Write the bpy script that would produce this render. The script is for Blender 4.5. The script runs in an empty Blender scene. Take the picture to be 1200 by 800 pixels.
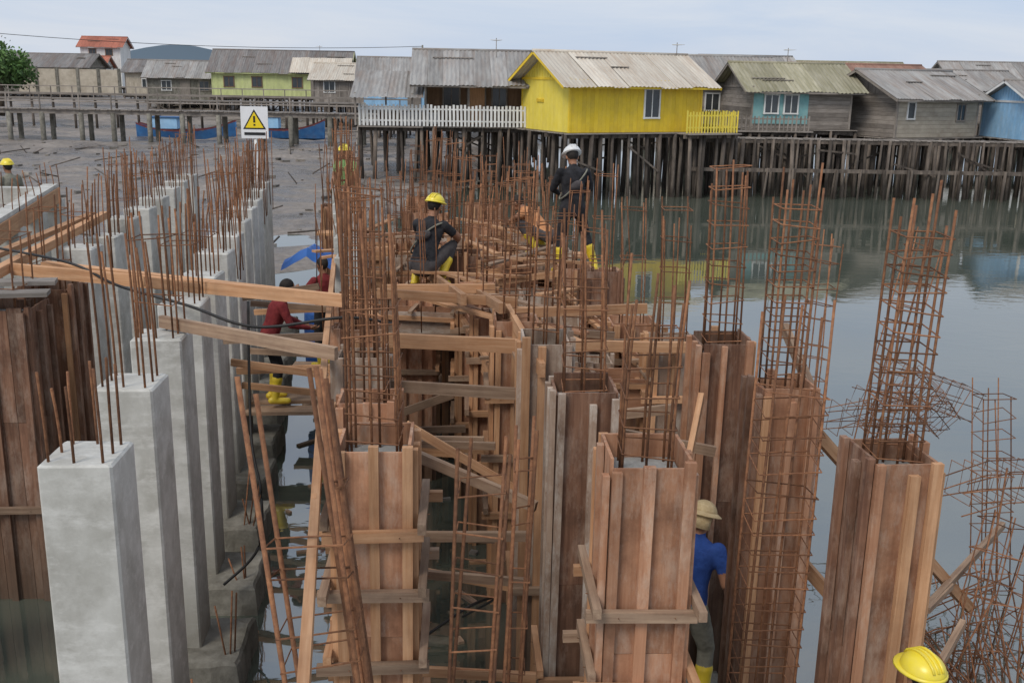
import bpy, math, random
import numpy as np
from mathutils import Vector, Matrix, noise
random.seed(7)
R=random.uniform
S=bpy.context.scene
V=Vector
# ---------------------------------------------------------------- materials
MATS={}
def nodes(name):
    m=bpy.data.materials.new(name); m.use_nodes=True
    nt=m.node_tree; return m,nt,nt.nodes['Principled BSDF']
def N(nt,t,**k):
    n=nt.nodes.new(t)
    for a,b in k.items():
        if a in n.inputs: n.inputs[a].default_value=b
        else: setattr(n,a,b)
    return n
def rgba(c): return (c[0],c[1],c[2],1)
def surf(name,c1,c2,stretch=(1,1,1),scale=6,rough=.85,bump=.3,bd=.01,dirt=(.1,.08,.06),dirtamt=.4,dscale=1.2,rv=.35,metal=0,detail=6,spec=.3,coord='gc',white=None,wet=None):
    m,nt,p=nodes(name); L=nt.links.new
    at=N(nt,'ShaderNodeAttribute'); at.attribute_name=coord
    mp=N(nt,'ShaderNodeMapping'); mp.inputs['Scale'].default_value=stretch
    L(at.outputs['Vector'],mp.inputs['Vector'])
    n1=N(nt,'ShaderNodeTexNoise',Scale=scale,Detail=detail,Roughness=.65); L(mp.outputs[0],n1.inputs['Vector'])
    r=N(nt,'ShaderNodeValToRGB'); r.color_ramp.elements[0].position=.35; r.color_ramp.elements[1].position=.65
    r.color_ramp.elements[0].color=rgba(c1); r.color_ramp.elements[1].color=rgba(c2); L(n1.outputs['Fac'],r.inputs[0])
    n2=N(nt,'ShaderNodeTexNoise',Scale=dscale,Detail=8,Roughness=.7); L(at.outputs['Vector'],n2.inputs['Vector'])
    r2=N(nt,'ShaderNodeMapRange'); r2.inputs[1].default_value=.45; r2.inputs[2].default_value=.72; r2.inputs[4].default_value=dirtamt; L(n2.outputs['Fac'],r2.inputs[0])
    mx=N(nt,'ShaderNodeMix'); mx.data_type='RGBA'; L(r2.outputs[0],mx.inputs[0]); L(r.outputs[0],mx.inputs[6]); mx.inputs[7].default_value=rgba(dirt)
    last=mx.outputs[2]
    if white:
        n3=N(nt,'ShaderNodeTexNoise',Scale=dscale*2.2,Detail=8,Roughness=.75); mp3=N(nt,'ShaderNodeMapping'); mp3.inputs['Location'].default_value=(7,3,9); mp3.inputs['Scale'].default_value=(.6,1.6,1.6) ; L(at.outputs['Vector'],mp3.inputs[0]); L(mp3.outputs[0],n3.inputs['Vector'])
        r3=N(nt,'ShaderNodeMapRange'); r3.inputs[1].default_value=.48; r3.inputs[2].default_value=.68; r3.inputs[4].default_value=white[1]; L(n3.outputs['Fac'],r3.inputs[0])
        mw=N(nt,'ShaderNodeMix'); mw.data_type='RGBA'; L(r3.outputs[0],mw.inputs[0]); L(last,mw.inputs[6]); mw.inputs[7].default_value=rgba(white[0]); last=mw.outputs[2]
    if wet:   # tide mark: damp, muddy band near the water
        g=N(nt,'ShaderNodeNewGeometry'); sx=N(nt,'ShaderNodeSeparateXYZ'); L(g.outputs['Position'],sx.inputs[0])
        ad=N(nt,'ShaderNodeMath',operation='MULTIPLY_ADD'); L(n2.outputs['Fac'],ad.inputs[0]); ad.inputs[1].default_value=1.6; L(sx.outputs['Z'],ad.inputs[2])
        mw2=N(nt,'ShaderNodeMapRange'); mw2.inputs[1].default_value=.8; mw2.inputs[2].default_value=wet[1]+.8; mw2.inputs[3].default_value=wet[2]; mw2.inputs[4].default_value=0; L(ad.outputs[0],mw2.inputs[0])
        mq=N(nt,'ShaderNodeMix'); mq.data_type='RGBA'; L(mw2.outputs[0],mq.inputs[0]); L(last,mq.inputs[6]); mq.inputs[7].default_value=rgba(wet[0]); last=mq.outputs[2]
    ar=N(nt,'ShaderNodeAttribute'); ar.attribute_name='rnd'
    r4=N(nt,'ShaderNodeMapRange'); r4.inputs[3].default_value=1-rv; r4.inputs[4].default_value=1+rv*.6; L(ar.outputs['Fac'],r4.inputs[0])
    hs=N(nt,'ShaderNodeHueSaturation'); L(last,hs.inputs['Color']); L(r4.outputs[0],hs.inputs['Value'])
    L(hs.outputs[0],p.inputs['Base Color'])
    p.inputs['Roughness'].default_value=rough; p.inputs['Metallic'].default_value=metal
    p.inputs['Specular IOR Level'].default_value=spec
    b=N(nt,'ShaderNodeBump',Strength=bump,Distance=bd); L(n1.outputs['Fac'],b.inputs['Height']); L(b.outputs[0],p.inputs['Normal'])
    MATS[name]=m; return m
GR=(1.2,22,22)
WT=((.09,.065,.045),1.3,.75)
surf('ply_red',(.35,.165,.09),(.50,.27,.16),GR,1.0,dirt=(.14,.062,.035),dirtamt=.85,dscale=2.0,rv=.26,white=((.58,.46,.36),.5),wet=WT)
surf('ply_grey',(.31,.21,.15),(.45,.34,.26),GR,1.0,dirt=(.13,.08,.055),dirtamt=.75,dscale=1.8,rv=.25,white=((.62,.57,.50),.8),wet=WT)
surf('ply_dark',(.14,.068,.042),(.27,.145,.09),GR,1.1,dirt=(.05,.028,.02),dirtamt=.75,dscale=1.7,rv=.3,white=((.42,.32,.25),.55),wet=WT)
surf('lumber',(.44,.225,.11),(.60,.355,.20),GR,1.5,dirt=(.22,.12,.07),dirtamt=.6,rv=.32)
surf('lumber_old',(.25,.16,.105),(.40,.28,.19),GR,1.5,dirt=(.11,.07,.05),dirtamt=.65,rv=.35)
surf('old_wood',(.22,.19,.165),(.36,.32,.28),GR,1.5,dirt=(.09,.075,.06),dirtamt=.6,rv=.35)
surf('stilt_wood',(.075,.06,.05),(.19,.155,.125),(1,1,.2),5,dirt=(.03,.028,.025),dirtamt=.7,rv=.6)
surf('concrete',(.44,.43,.39),(.55,.54,.50),(1,1,.5),4,dirt=(.25,.235,.20),dirtamt=.7,dscale=2.2,rv=.08,bump=.4,bd=.008,white=((.67,.66,.62),.7),wet=((.15,.135,.10),1.1,.85))
surf('concrete_fresh',(.25,.25,.235),(.36,.36,.34),(1,1,1),8,dirt=(.15,.14,.13),dirtamt=.6,dscale=5,rv=.2,bump=.8,bd=.02)
surf('concrete_old',(.16,.15,.125),(.28,.265,.225),(1,1,1),4,dirt=(.07,.062,.045),dirtamt=.85,dscale=2.5,rv=.2,bump=.8,bd=.03)
surf('rust',(.17,.072,.036),(.32,.15,.072),(1,1,1),25,dirt=(.09,.05,.035),dirtamt=.6,dscale=3,rv=.5,rough=.8,bump=.4)
surf('paint_yellow',(.76,.52,.03),(.83,.59,.05),(1,1,1),2,rough=.6,dirt=(.5,.35,.08),dirtamt=.5,rv=.08)
surf('paint_yellow_pale',(.78,.62,.07),(.82,.67,.12),(1,1,1),2,rough=.6,dirt=(.5,.42,.15),dirtamt=.3,rv=.06)
surf('paint_green',(.52,.57,.24),(.60,.64,.30),(1,1,1),2,rough=.7,dirt=(.3,.32,.2),rv=.1)
surf('paint_teal',(.16,.35,.36),(.25,.44,.43),(1,1,1),2,rough=.7,dirt=(.2,.22,.2),rv=.2)
surf('paint_blue',(.25,.48,.72),(.35,.58,.8),(1,1,1),2,rough=.7,dirt=(.3,.35,.4),rv=.1)
surf('paint_white',(.68,.68,.65),(.78,.78,.76),(1,1,1),2,rough=.7,dirt=(.4,.38,.35),rv=.1)
surf('paint_tan',(.42,.37,.29),(.52,.46,.37),(1,1,1),2,rough=.8,dirt=(.25,.2,.15),dirtamt=.6,rv=.15)
surf('brown_wall',(.17,.10,.06),(.28,.17,.10),GR,1.5,dirt=(.08,.05,.03),rv=.2)
surf('roof_pale',(.54,.48,.40),(.64,.59,.50),(1,1,1),2,rough=.6,dirt=(.36,.24,.15),dirtamt=.6,dscale=.8,rv=.16)
surf('roof_grey',(.25,.24,.23),(.37,.36,.34),(1,1,1),2,rough=.7,dirt=(.22,.15,.11),dirtamt=.65,dscale=.7,rv=.22)
surf('roof_dark',(.16,.15,.145),(.25,.24,.23),(1,1,1),2,rough=.8,dirt=(.18,.11,.08),dirtamt=.6,dscale=.7,rv=.25)
surf('roof_moss',(.30,.275,.18),(.41,.38,.28),(1,1,1),2,rough=.8,dirt=(.17,.16,.08),dirtamt=.7,dscale=.8,rv=.2)
surf('roof_rust',(.26,.14,.10),(.36,.21,.16),(1,1,1),2,rough=.8,dirt=(.15,.09,.07),dirtamt=.6,dscale=.6,rv=.2)
surf('roof_red',(.36,.12,.08),(.46,.17,.11),(1,1,1),2,rough=.8,rv=.2)
surf('leaf',(.035,.09,.02),(.09,.17,.035),(1,1,1),2,rough=.6,rv=.6)
surf('bark',(.08,.06,.045),(.15,.12,.09),(1,1,.2),6)
surf('cloth_black',(.014,.014,.016),(.035,.035,.04),(1,1,1),12,rough=.95,bump=.6,bd=.03,dirt=(.07,.065,.06),dirtamt=.4,rv=.1)
surf('cloth_dark',(.05,.045,.045),(.09,.08,.08),(1,1,1),10,rough=.95,bump=.5,bd=.03,dirtamt=.3,rv=.1)
surf('cloth_grey',(.17,.165,.13),(.27,.26,.21),(1,1,1),10,rough=.95,bump=.6,bd=.03,dirt=(.1,.09,.06),dirtamt=.5,rv=.1)
surf('cloth_blue',(.015,.045,.19),(.028,.075,.28),(1,1,1),9,rough=.9,bump=.6,bd=.03,dirtamt=.15,rv=.1)
surf('cloth_red',(.16,.02,.025),(.26,.04,.04),(1,1,1),9,rough=.9,bump=.6,bd=.03,dirtamt=.2,rv=.1)
surf('cloth_orange',(.5,.2,.08),(.62,.3,.14),(1,1,1),9,rough=.9,bump=.6,bd=.03,dirtamt=.2,rv=.1)
surf('cloth_hivis',(.25,.62,.2),(.35,.7,.3),(1,1,1),9,rough=.9,bump=.5,bd=.03,dirtamt=.1,rv=.1)
surf('skin',(.27,.13,.075),(.34,.17,.10),(1,1,1),8,rough=.55,bump=.1,dirtamt=.1,rv=.05)
surf('hair',(.01,.008,.007),(.025,.02,.018),(1,1,1),40,rough=.7,bump=.6,rv=.1)
surf('eye_white',(.6,.58,.55),(.7,.68,.65),(1,1,1),3,rough=.3,dirtamt=0)
surf('lip',(.25,.08,.06),(.3,.1,.08),(1,1,1),3,rough=.5,dirtamt=0)
surf('rubber_yellow',(.72,.52,.03),(.82,.62,.05),(1,1,1),5,rough=.4,bump=.2,dirt=(.3,.24,.12),dirtamt=.4,dscale=6,rv=.05,spec=.5)
surf('helmet_yellow',(.80,.64,.04),(.84,.68,.06),(1,1,1),3,rough=.3,bump=.05,dirt=(.6,.48,.15),dirtamt=.4,dscale=12,rv=.05,spec=.5)
surf('helmet_white',(.68,.68,.66),(.74,.74,.73),(1,1,1),3,rough=.3,bump=.05,dirtamt=.15,rv=.05,spec=.5)
surf('straw',(.46,.34,.18),(.58,.46,.27),(1,1,1),30,rough=.9,bump=.6,dirtamt=.3,rv=.1)
surf('plastic_blue',(.02,.10,.36),(.03,.14,.45),(1,1,1),3,rough=.4,dirtamt=.2,rv=.1,spec=.5)
surf('boat_blue',(.03,.11,.28),(.05,.17,.38),(1,1,1),3,rough=.5,dirt=(.15,.13,.12),dirtamt=.4,rv=.1)
surf('boat_red',(.14,.04,.05),(.2,.06,.06),(1,1,1),3,rough=.5,rv=.1)
surf('black_rubber',(.012,.012,.012),(.025,.025,.025),(1,1,1),3,rough=.5,rv=.1)
surf('sign_yellow',(.85,.62,.02),(.88,.66,.03),(1,1,1),3,rough=.4,bump=0,dirtamt=0,rv=0)
surf('sign_white',(.78,.78,.78),(.82,.82,.82),(1,1,1),3,rough=.4,bump=0,dirtamt=.1,rv=0)
surf('sign_black',(.02,.02,.02),(.02,.02,.02),(1,1,1),3,rough=.5,bump=0,dirtamt=0,rv=0)
surf('glass',(.03,.035,.04),(.06,.07,.075),(1,1,1),1,rough=.15,bump=0,dirtamt=0,rv=.3,spec=.6)
surf('hill_green',(.15,.21,.27),(.18,.24,.30),(1,1,1),.05,rough=1,dirt=(.13,.19,.23),dscale=.02,bump=0)  # distance haze is mixed into this blue-grey hill colour
surf('debris',(.12,.10,.08),(.4,.37,.33),(1,1,1),2,rough=.8,dirt=(.06,.05,.04),dirtamt=.6,dscale=2,rv=.7)
def mud():
    m,nt,p=nodes('mud'); L=nt.links.new
    g=N(nt,'ShaderNodeNewGeometry')
    mp=N(nt,'ShaderNodeMapping'); mp.inputs['Scale'].default_value=(.6,1,1); L(g.outputs['Position'],mp.inputs[0])
    n1=N(nt,'ShaderNodeTexNoise',Scale=.45,Detail=12,Roughness=.72); L(mp.outputs[0],n1.inputs['Vector'])
    r=N(nt,'ShaderNodeValToRGB'); e=r.color_ramp.elements
    e[0].position=.40;e[0].color=(.10,.082,.068,1);e[1].position=.62;e[1].color=(.30,.26,.225,1)
    k=r.color_ramp.elements.new(.5); k.color=(.20,.17,.145,1); L(n1.outputs['Fac'],r.inputs[0])
    n2=N(nt,'ShaderNodeTexNoise',Scale=4,Detail=10,Roughness=.8); L(g.outputs['Position'],n2.inputs['Vector'])
    mr=N(nt,'ShaderNodeMapRange'); mr.inputs[1].default_value=.3; mr.inputs[2].default_value=.7; mr.inputs[3].default_value=.5; mr.inputs[4].default_value=1.4; L(n2.outputs['Fac'],mr.inputs[0])
    hs=N(nt,'ShaderNodeHueSaturation'); L(r.outputs[0],hs.inputs['Color']); L(mr.outputs[0],hs.inputs['Value']); L(hs.outputs[0],p.inputs['Base Color'])
    rr=N(nt,'ShaderNodeMapRange'); rr.inputs[1].default_value=.42; rr.inputs[2].default_value=.55; rr.inputs[3].default_value=.12; rr.inputs[4].default_value=.75
    L(n1.outputs['Fac'],rr.inputs[0]); L(rr.outputs[0],p.inputs['Roughness'])
    b=N(nt,'ShaderNodeBump',Strength=.7,Distance=.10); L(n2.outputs['Fac'],b.inputs['Height']); L(b.outputs[0],p.inputs['Normal'])
    MATS['mud']=m
mud()
def water():
    m,nt,p=nodes('water'); L=nt.links.new
    g=N(nt,'ShaderNodeNewGeometry')
    n0=N(nt,'ShaderNodeTexNoise',Scale=.12,Detail=6); L(g.outputs['Position'],n0.inputs['Vector'])
    r=N(nt,'ShaderNodeValToRGB'); e=r.color_ramp.elements
    e[0].position=.35;e[0].color=(.062,.075,.058,1);e[1].position=.65;e[1].color=(.10,.112,.088,1); L(n0.outputs['Fac'],r.inputs[0]); L(r.outputs[0],p.inputs['Base Color'])
    p.inputs['Roughness'].default_value=.025; p.inputs['IOR'].default_value=2.9
    mp=N(nt,'ShaderNodeMapping'); mp.inputs['Scale'].default_value=(1,1.6,1); L(g.outputs['Position'],mp.inputs[0])
    n1=N(nt,'ShaderNodeTexNoise',Scale=1.6,Detail=3,Roughness=.5); L(mp.outputs[0],n1.inputs['Vector'])
    mr=N(nt,'ShaderNodeMapRange'); mr.inputs[1].default_value=.4; mr.inputs[2].default_value=.65; mr.inputs[3].default_value=.02; mr.inputs[4].default_value=.10; L(n0.outputs['Fac'],mr.inputs[0])
    b=N(nt,'ShaderNodeBump',Distance=.05); L(mr.outputs[0],b.inputs['Strength']); L(n1.outputs['Fac'],b.inputs['Height']); L(b.outputs[0],p.inputs['Normal'])
    MATS['water']=m
water()
# ---------------------------------------------------------------- builder
class B:
    def __init__(s,name,anchor=(0,0,0)):
        s.name=name; s.a=V(anchor); s.parts={}
    def add(s,part,mat,verts,faces,gc=None,rnd=None,smooth=False):
        d=s.parts.setdefault(part,dict(v=[],f=[],g=[],r=[],m=[],ms=[],sm=[]))
        if mat not in d['ms']: d['ms'].append(mat)
        mi=d['ms'].index(mat); o=len(d['v']); rnd=random.random() if rnd is None else rnd
        d['v']+= [V(x)-s.a for x in verts]; d['f']+=[tuple(i+o for i in f) for f in faces]
        if gc is None:
            gc=[V(x) for x in verts]
        d['g']+=gc; d['r']+=[rnd]*len(verts); d['m']+=[mi]*len(faces); d['sm']+=[smooth]*len(faces)
    def obox(s,part,mat,c,ax,ay,az,jit=0):
        c=V(c); vs=[];gc=[]; off=V((R(-50,50),R(-50,50),R(-50,50)))
        for i in (-1,1):
            for j in (-1,1):
                for k in (-1,1):
                    vs.append(c+ax*i+ay*j+az*k); gc.append(off+V((ax.length*i,ay.length*j,az.length*k)))
        f=[(0,1,3,2),(4,6,7,5),(0,4,5,1),(2,3,7,6),(0,2,6,4),(1,5,7,3)]
        if ax.cross(ay).dot(az)<0: f=[q[::-1] for q in f]
        s.add(part,mat,vs,f,gc)
    def beam(s,part,mat,p0,p1,w,h,up=V((0,0,1))):
        p0=V(p0);p1=V(p1);d=p1-p0; ln=d.length; dn=d/ln
        sd=up.cross(dn)
        if sd.length<1e-3: sd=V((1,0,0))
        sd.normalize(); u=dn.cross(sd)
        s.obox(part,mat,(p0+p1)/2,d/2,sd*w/2,u*h/2)
    def box(s,part,mat,c,size,yaw=0):
        sz=V(size); M=Matrix.Rotation(yaw,3,'Z'); axs=[M@V((sz.x/2,0,0)),M@V((0,sz.y/2,0)),V((0,0,sz.z/2))]
        o=sorted(range(3),key=lambda i:-sz[i]); s.obox(part,mat,c,axs[o[0]],axs[o[1]],axs[o[2]])
    def tube(s,part,mat,pts,r,n=6,smooth=True,close=False):
        pts=[V(p) for p in pts]; rs=r if isinstance(r,(list,tuple)) else [r]*len(pts)
        vs=[];fs=[]; m=len(pts)
        for i,p in enumerate(pts):
            if close: d=pts[(i+1)%m]-pts[i-1]
            else: d=(pts[min(i+1,m-1)]-pts[max(i-1,0)])
            d.normalize(); ref=V((0,0,1)) if abs(d.z)<.9 else V((0,1,0))
            a=ref.cross(d).normalized(); b=d.cross(a)
            for k in range(n):
                t=2*math.pi*k/n; vs.append(p+(a*math.cos(t)+b*math.sin(t))*rs[i])
        seg=m if close else m-1
        for i in range(seg):
            j=(i+1)%m
            for k in range(n):
                fs.append((i*n+k,i*n+(k+1)%n,j*n+(k+1)%n,j*n+k))
        if not close:
            fs.append(tuple(range(n))[::-1]); fs.append(tuple((m-1)*n+k for k in range(n)))
        s.add(part,mat,vs,fs,smooth=smooth)
    def build(s):
        e=bpy.data.objects.new(s.name,None); e.location=s.a; S.collection.objects.link(e); e.empty_display_size=.2
        for pn,d in s.parts.items():
            me=bpy.data.meshes.new(pn); me.from_pydata([tuple(x) for x in d['v']],[],d['f'])
            for mn in d['ms']: me.materials.append(MATS[mn])
            me.polygons.foreach_set('material_index',d['m']); me.polygons.foreach_set('use_smooth',d['sm'])
            a=me.attributes.new('gc','FLOAT_VECTOR','POINT'); a.data.foreach_set('vector',np.array([tuple(x) for x in d['g']],dtype=np.float32).ravel())
            a=me.attributes.new('rnd','FLOAT','POINT'); a.data.foreach_set('value',np.array(d['r'],dtype=np.float32))
            me.update()
            o=bpy.data.objects.new(pn,me); o.parent=e; S.collection.objects.link(o)
        return e
# ---------------------------------------------------------------- camera, light, sky
cam=bpy.data.cameras.new('camera'); co=bpy.data.objects.new('camera',cam); S.collection.objects.link(co); S.camera=co
cam.sensor_width=36; cam.lens=36.0; cam.clip_end=6000; cam.clip_start=.05
co.matrix_world=Matrix.Translation((0,0,5.2))@Matrix.Rotation(math.radians(90-14.45),4,'X')@Matrix.Rotation(math.radians(1.0),4,'Z')
S.view_settings.view_transform='Standard'; S.view_settings.look='None'; S.view_settings.exposure=0
w=bpy.data.worlds.new('World'); S.world=w; w.use_nodes=True; nt=w.node_tree; L=nt.links.new
bg=nt.nodes['Background']; bg.inputs[1].default_value=.12
sky=nt.nodes.new('ShaderNodeTexSky'); sky.sky_type='NISHITA'; sky.sun_disc=False
sky.sun_elevation=math.radians(48); sky.sun_rotation=math.radians(215); sky.dust_density=2; sky.air_density=1
tc=nt.nodes.new('ShaderNodeTexCoord'); mp=nt.nodes.new('ShaderNodeMapping'); mp.inputs['Scale'].default_value=(1,1,7); L(tc.outputs['Generated'],mp.inputs[0])
nz=N(nt,'ShaderNodeTexNoise',Scale=2.6,Detail=7,Roughness=.6,Distortion=.5); L(mp.outputs[0],nz.inputs['Vector'])
cr=nt.nodes.new('ShaderNodeValToRGB'); e=cr.color_ramp.elements; e[0].position=.3; e[1].position=.7
e[0].color=(4.5,5.4,6.9,1); e[1].color=(6.1,6.45,7.1,1); L(nz.outputs['Fac'],cr.inputs[0])
mx=nt.nodes.new('ShaderNodeMix'); mx.data_type='RGBA'; mx.inputs[0].default_value=.9; L(sky.outputs[0],mx.inputs[6]); L(cr.outputs[0],mx.inputs[7]); L(mx.outputs[2],bg.inputs[0])
sl=bpy.data.lights.new('sun','SUN'); sl.energy=1.9; sl.angle=math.radians(22); sl.color=(1,.93,.84)
so=bpy.data.objects.new('sun',sl); S.collection.objects.link(so)
el=math.radians(48); az=math.radians(215)
sd=V((math.sin(az)*math.cos(el),math.cos(az)*math.cos(el),math.sin(el)))
so.rotation_euler=sd.to_track_quat('Z','Y').to_euler(); so.location=(0,0,30)
# ---------------------------------------------------------------- terrain & water
def sm(a,b,x):
    t=max(0,min(1,(x-a)/(b-a))); return t*t*(3-2*t)
def th(x,y):
    n=noise.noise(V((x*.2,y*.22,0)))*.22+noise.noise(V((x*.7,y*.7,3)))*.09+noise.noise(V((x*2.5,y*2.2,5)))*.025
    xb=-4.0+(y-30)*.10+noise.noise(V((0,y*.15,8)))*1.5
    mudm=sm(xb+2.5,xb-2.5,x)*sm(20,29,y)
    z=-.9+mudm*(.93+.95*sm(27,66,y))
    z+=n*(.3+mudm)
    z=z+(2.2-z)*sm(86,110,y)
    for (gx,gy,gr,gh) in [(-3.7,5.9,.7,1.1),(-3.4,6.9,.5,1.05),(-4.6,5.2,.8,1.1),(-5.2,8.0,.9,.95),(3.2,4.2,.7,.6)]:
        z+=gh*math.exp(-((x-gx)**2+(y-gy)**2)/gr**2)*(1+n*2)
    return z
def axis(lo,hi,st,ext):
    a=list(np.arange(lo,hi+.01,st)); s=st; x=hi
    while x<ext: s*=1.35; x+=s; a.append(x)
    s=st; x=lo; b=[]
    while x>-ext: s*=1.35; x-=s; b.append(x)
    return b[::-1]+a
xs=axis(-36,30,.4,2500); ys=axis(-2,90,.4,2500)
vs=[(x,y,th(x,y)) for y in ys for x in xs]; nx=len(xs)
fs=[(j*nx+i,j*nx+i+1,(j+1)*nx+i+1,(j+1)*nx+i) for j in range(len(ys)-1) for i in range(nx-1)]
def plain(name,vs,fs,mat,smooth=True):
    me=bpy.data.meshes.new(name); me.from_pydata(vs,[],fs); me.materials.append(MATS[mat]); me.polygons.foreach_set('use_smooth',[smooth]*len(fs)); me.update()
    o=bpy.data.objects.new(name,me); S.collection.objects.link(o); return o
plain('ground',vs,fs,'mud')
plain('water',[(-2500,-2500,0),(2500,-2500,0),(2500,2500,0),(-2500,2500,0)],[(0,1,2,3)],'water')
vs=[];fs=[]
hx=np.linspace(-700,900,160)
for i,x in enumerate(hx):
    h=11*math.exp(-((x+205)/45)**2)+6*math.exp(-((x+330)/90)**2)+4*math.exp(-((x-420)/140)**2)+3+2.5*noise.noise(V((x*.03,0,0)))+1.2*noise.noise(V((x*.12,4,0)))
    vs+=[(x,640,0),(x,650,h*1.2+3),(x,700,0)]
for i in range(159):
    a=i*3; fs+=[(a,a+3,a+4,a+1),(a+1,a+4,a+5,a+2)]
plain('hills',vs,fs,'hill_green')
b=B('scattered_debris',(-15,45,0))
for k in range(420):
    y=R(26,62); x=R(-34,-2); z=th(x,y)
    if z<-.02: continue
    s_=R(.04,.22); b.box('litter','debris',(x,y,z+s_*.2),(s_*R(1,3),s_,s_*.6),R(0,3))
for k in range(40):
    y=R(28,60); x=R(-30,-3); z=th(x,y); a=R(0,3.1); l=R(.5,2)
    b.tube('sticks','stilt_wood',[(x,y,z+.03),(x+l*math.cos(a),y+l*math.sin(a),z+R(.05,.5))],.03,5)
for k in range(60):   # offcuts floating between the columns
    y=R(4.5,16); x=R(-2.6,2.4)-.178*(y-5.7); b.box('floating_offcuts',random.choice(['lumber','lumber_old','debris','lumber_old']),(x,y,.012),(R(.05,.4),R(.03,.09),.03),R(0,3.1))
b.build()
# ---------------------------------------------------------------- stilt houses
def corr(b,part,mat,O,U,Vv,Nn,ul,vl,amp=.022):
    n=max(1,round(ul/.8)); sw=ul/n
    for k in range(n):
        off=R(0,.02); dv=R(-.06,.08); tilt=R(-.015,.01); vsx=[];fsx=[];g=[];cols=17; ro=R(-9,9)
        for i in range(cols):
            u=k*sw+sw*1.04*i/(cols-1); z=math.sin(u/.2*2*math.pi)*amp+off
            for j in range(3):
                v=(vl+dv)*j/2
                vsx.append(O+U*u+Vv*v+Nn*(z+tilt*j)); g.append(V((u*3+ro,v*.5,ro)))
        for i in range(cols-1):
            for j in range(2):
                a=i*3+j; fsx.append((a,a+3,a+4,a+1))
        b.add(part,mat,vsx,fsx,g,smooth=True)
def wall(b,T,mat,p,q,z0,z1,mode,nrm):
    p=V(p);q=V(q);d=q-p;ln=d.length;dn=d/ln
    if mode=='v':
        n=int(ln/.2); 
        for i in range(n):
            c=p+dn*(i+.5)*ln/n; c=V((c.x,c.y,(z0+z1)/2))+nrm*R(0,.008)
            b.obox('walls',mat,T(c),T.d(V((0,0,(z1-z0)/2))),T.d(dn*(ln/n/2-.002)),T.d(nrm*.02))
    else:
        n=int((z1-z0)/.19)
        for i in range(n):
            h=(z1-z0)/n; c=(p+q)/2; c=V((c.x,c.y,z0+(i+.5)*h))+nrm*R(0,.01)
            b.obox('walls',mat,T(c),T.d(d/2),T.d(V((0,0,h/2-.004))),T.d(nrm*.02))
class TT:
    def __init__(s,x,y,yaw): s.o=V((x,y,0)); s.M=Matrix.Rotation(yaw,3,'Z')
    def __call__(s,p): return s.o+s.M@V(p)
    def d(s,v): return s.M@V(v)
def stilts(b,T,x0,x1,y0,y1,zt,zb,sp=1.0,r=.085,brace=True):
    nx=max(2,int((x1-x0)/sp)+1); ny=max(2,int((y1-y0)/1.5)+1)
    for i in range(nx):
        for j in range(ny):
            x=x0+(x1-x0)*i/(nx-1)+R(-.18,.18); y=y0+(y1-y0)*j/(ny-1)+R(-.12,.12)
            rr=r*R(.65,1.25)
            b.tube('stilts','stilt_wood',[T((x+R(-.14,.14),y+R(-.1,.1),zb)),T((x,y,zt))],[rr*1.1,rr],7)
    for j in range(ny):
        y=y0+(y1-y0)*j/(ny-1)
        b.beam('joists','stilt_wood',T((x0-.2,y+.1,zt-.1)),T((x1+.2,y+.1,zt-.1)),.08,.16)
        if brace:
            for k in range(int((x1-x0)/3.5)):
                a=R(x0,x1-2); b.beam('joists','stilt_wood',T((a,y-.12,zt-R(.2,1.5))),T((a+R(1,2.2),y-.12,zt-R(.2,1.9))),.05,.08)
def window(b,T,p,dn,nrm,w_,h,frame='paint_white',bars=1):
    p=V(p)
    b.obox('windows','glass',T(p+nrm*.03),T.d(dn*w_/2),T.d(V((0,0,h/2))),T.d(nrm*.012))
    for sx in (-1,1): b.obox('windows',frame,T(p+nrm*.045+dn*sx*w_/2),T.d(V((0,0,h/2+.05))),T.d(dn*.035),T.d(nrm*.035))
    for sz in (-1,1): b.obox('windows',frame,T(p+nrm*.047+V((0,0,sz*h/2))),T.d(dn*(w_/2+.05)),T.d(V((0,0,.035))),T.d(nrm*.035))
    for i in range(bars):
        b.obox('windows',frame,T(p+nrm*.046+dn*w_*((i+1)/(bars+1)-.5)),T.d(V((0,0,h/2))),T.d(dn*.02),T.d(nrm*.02))
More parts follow.
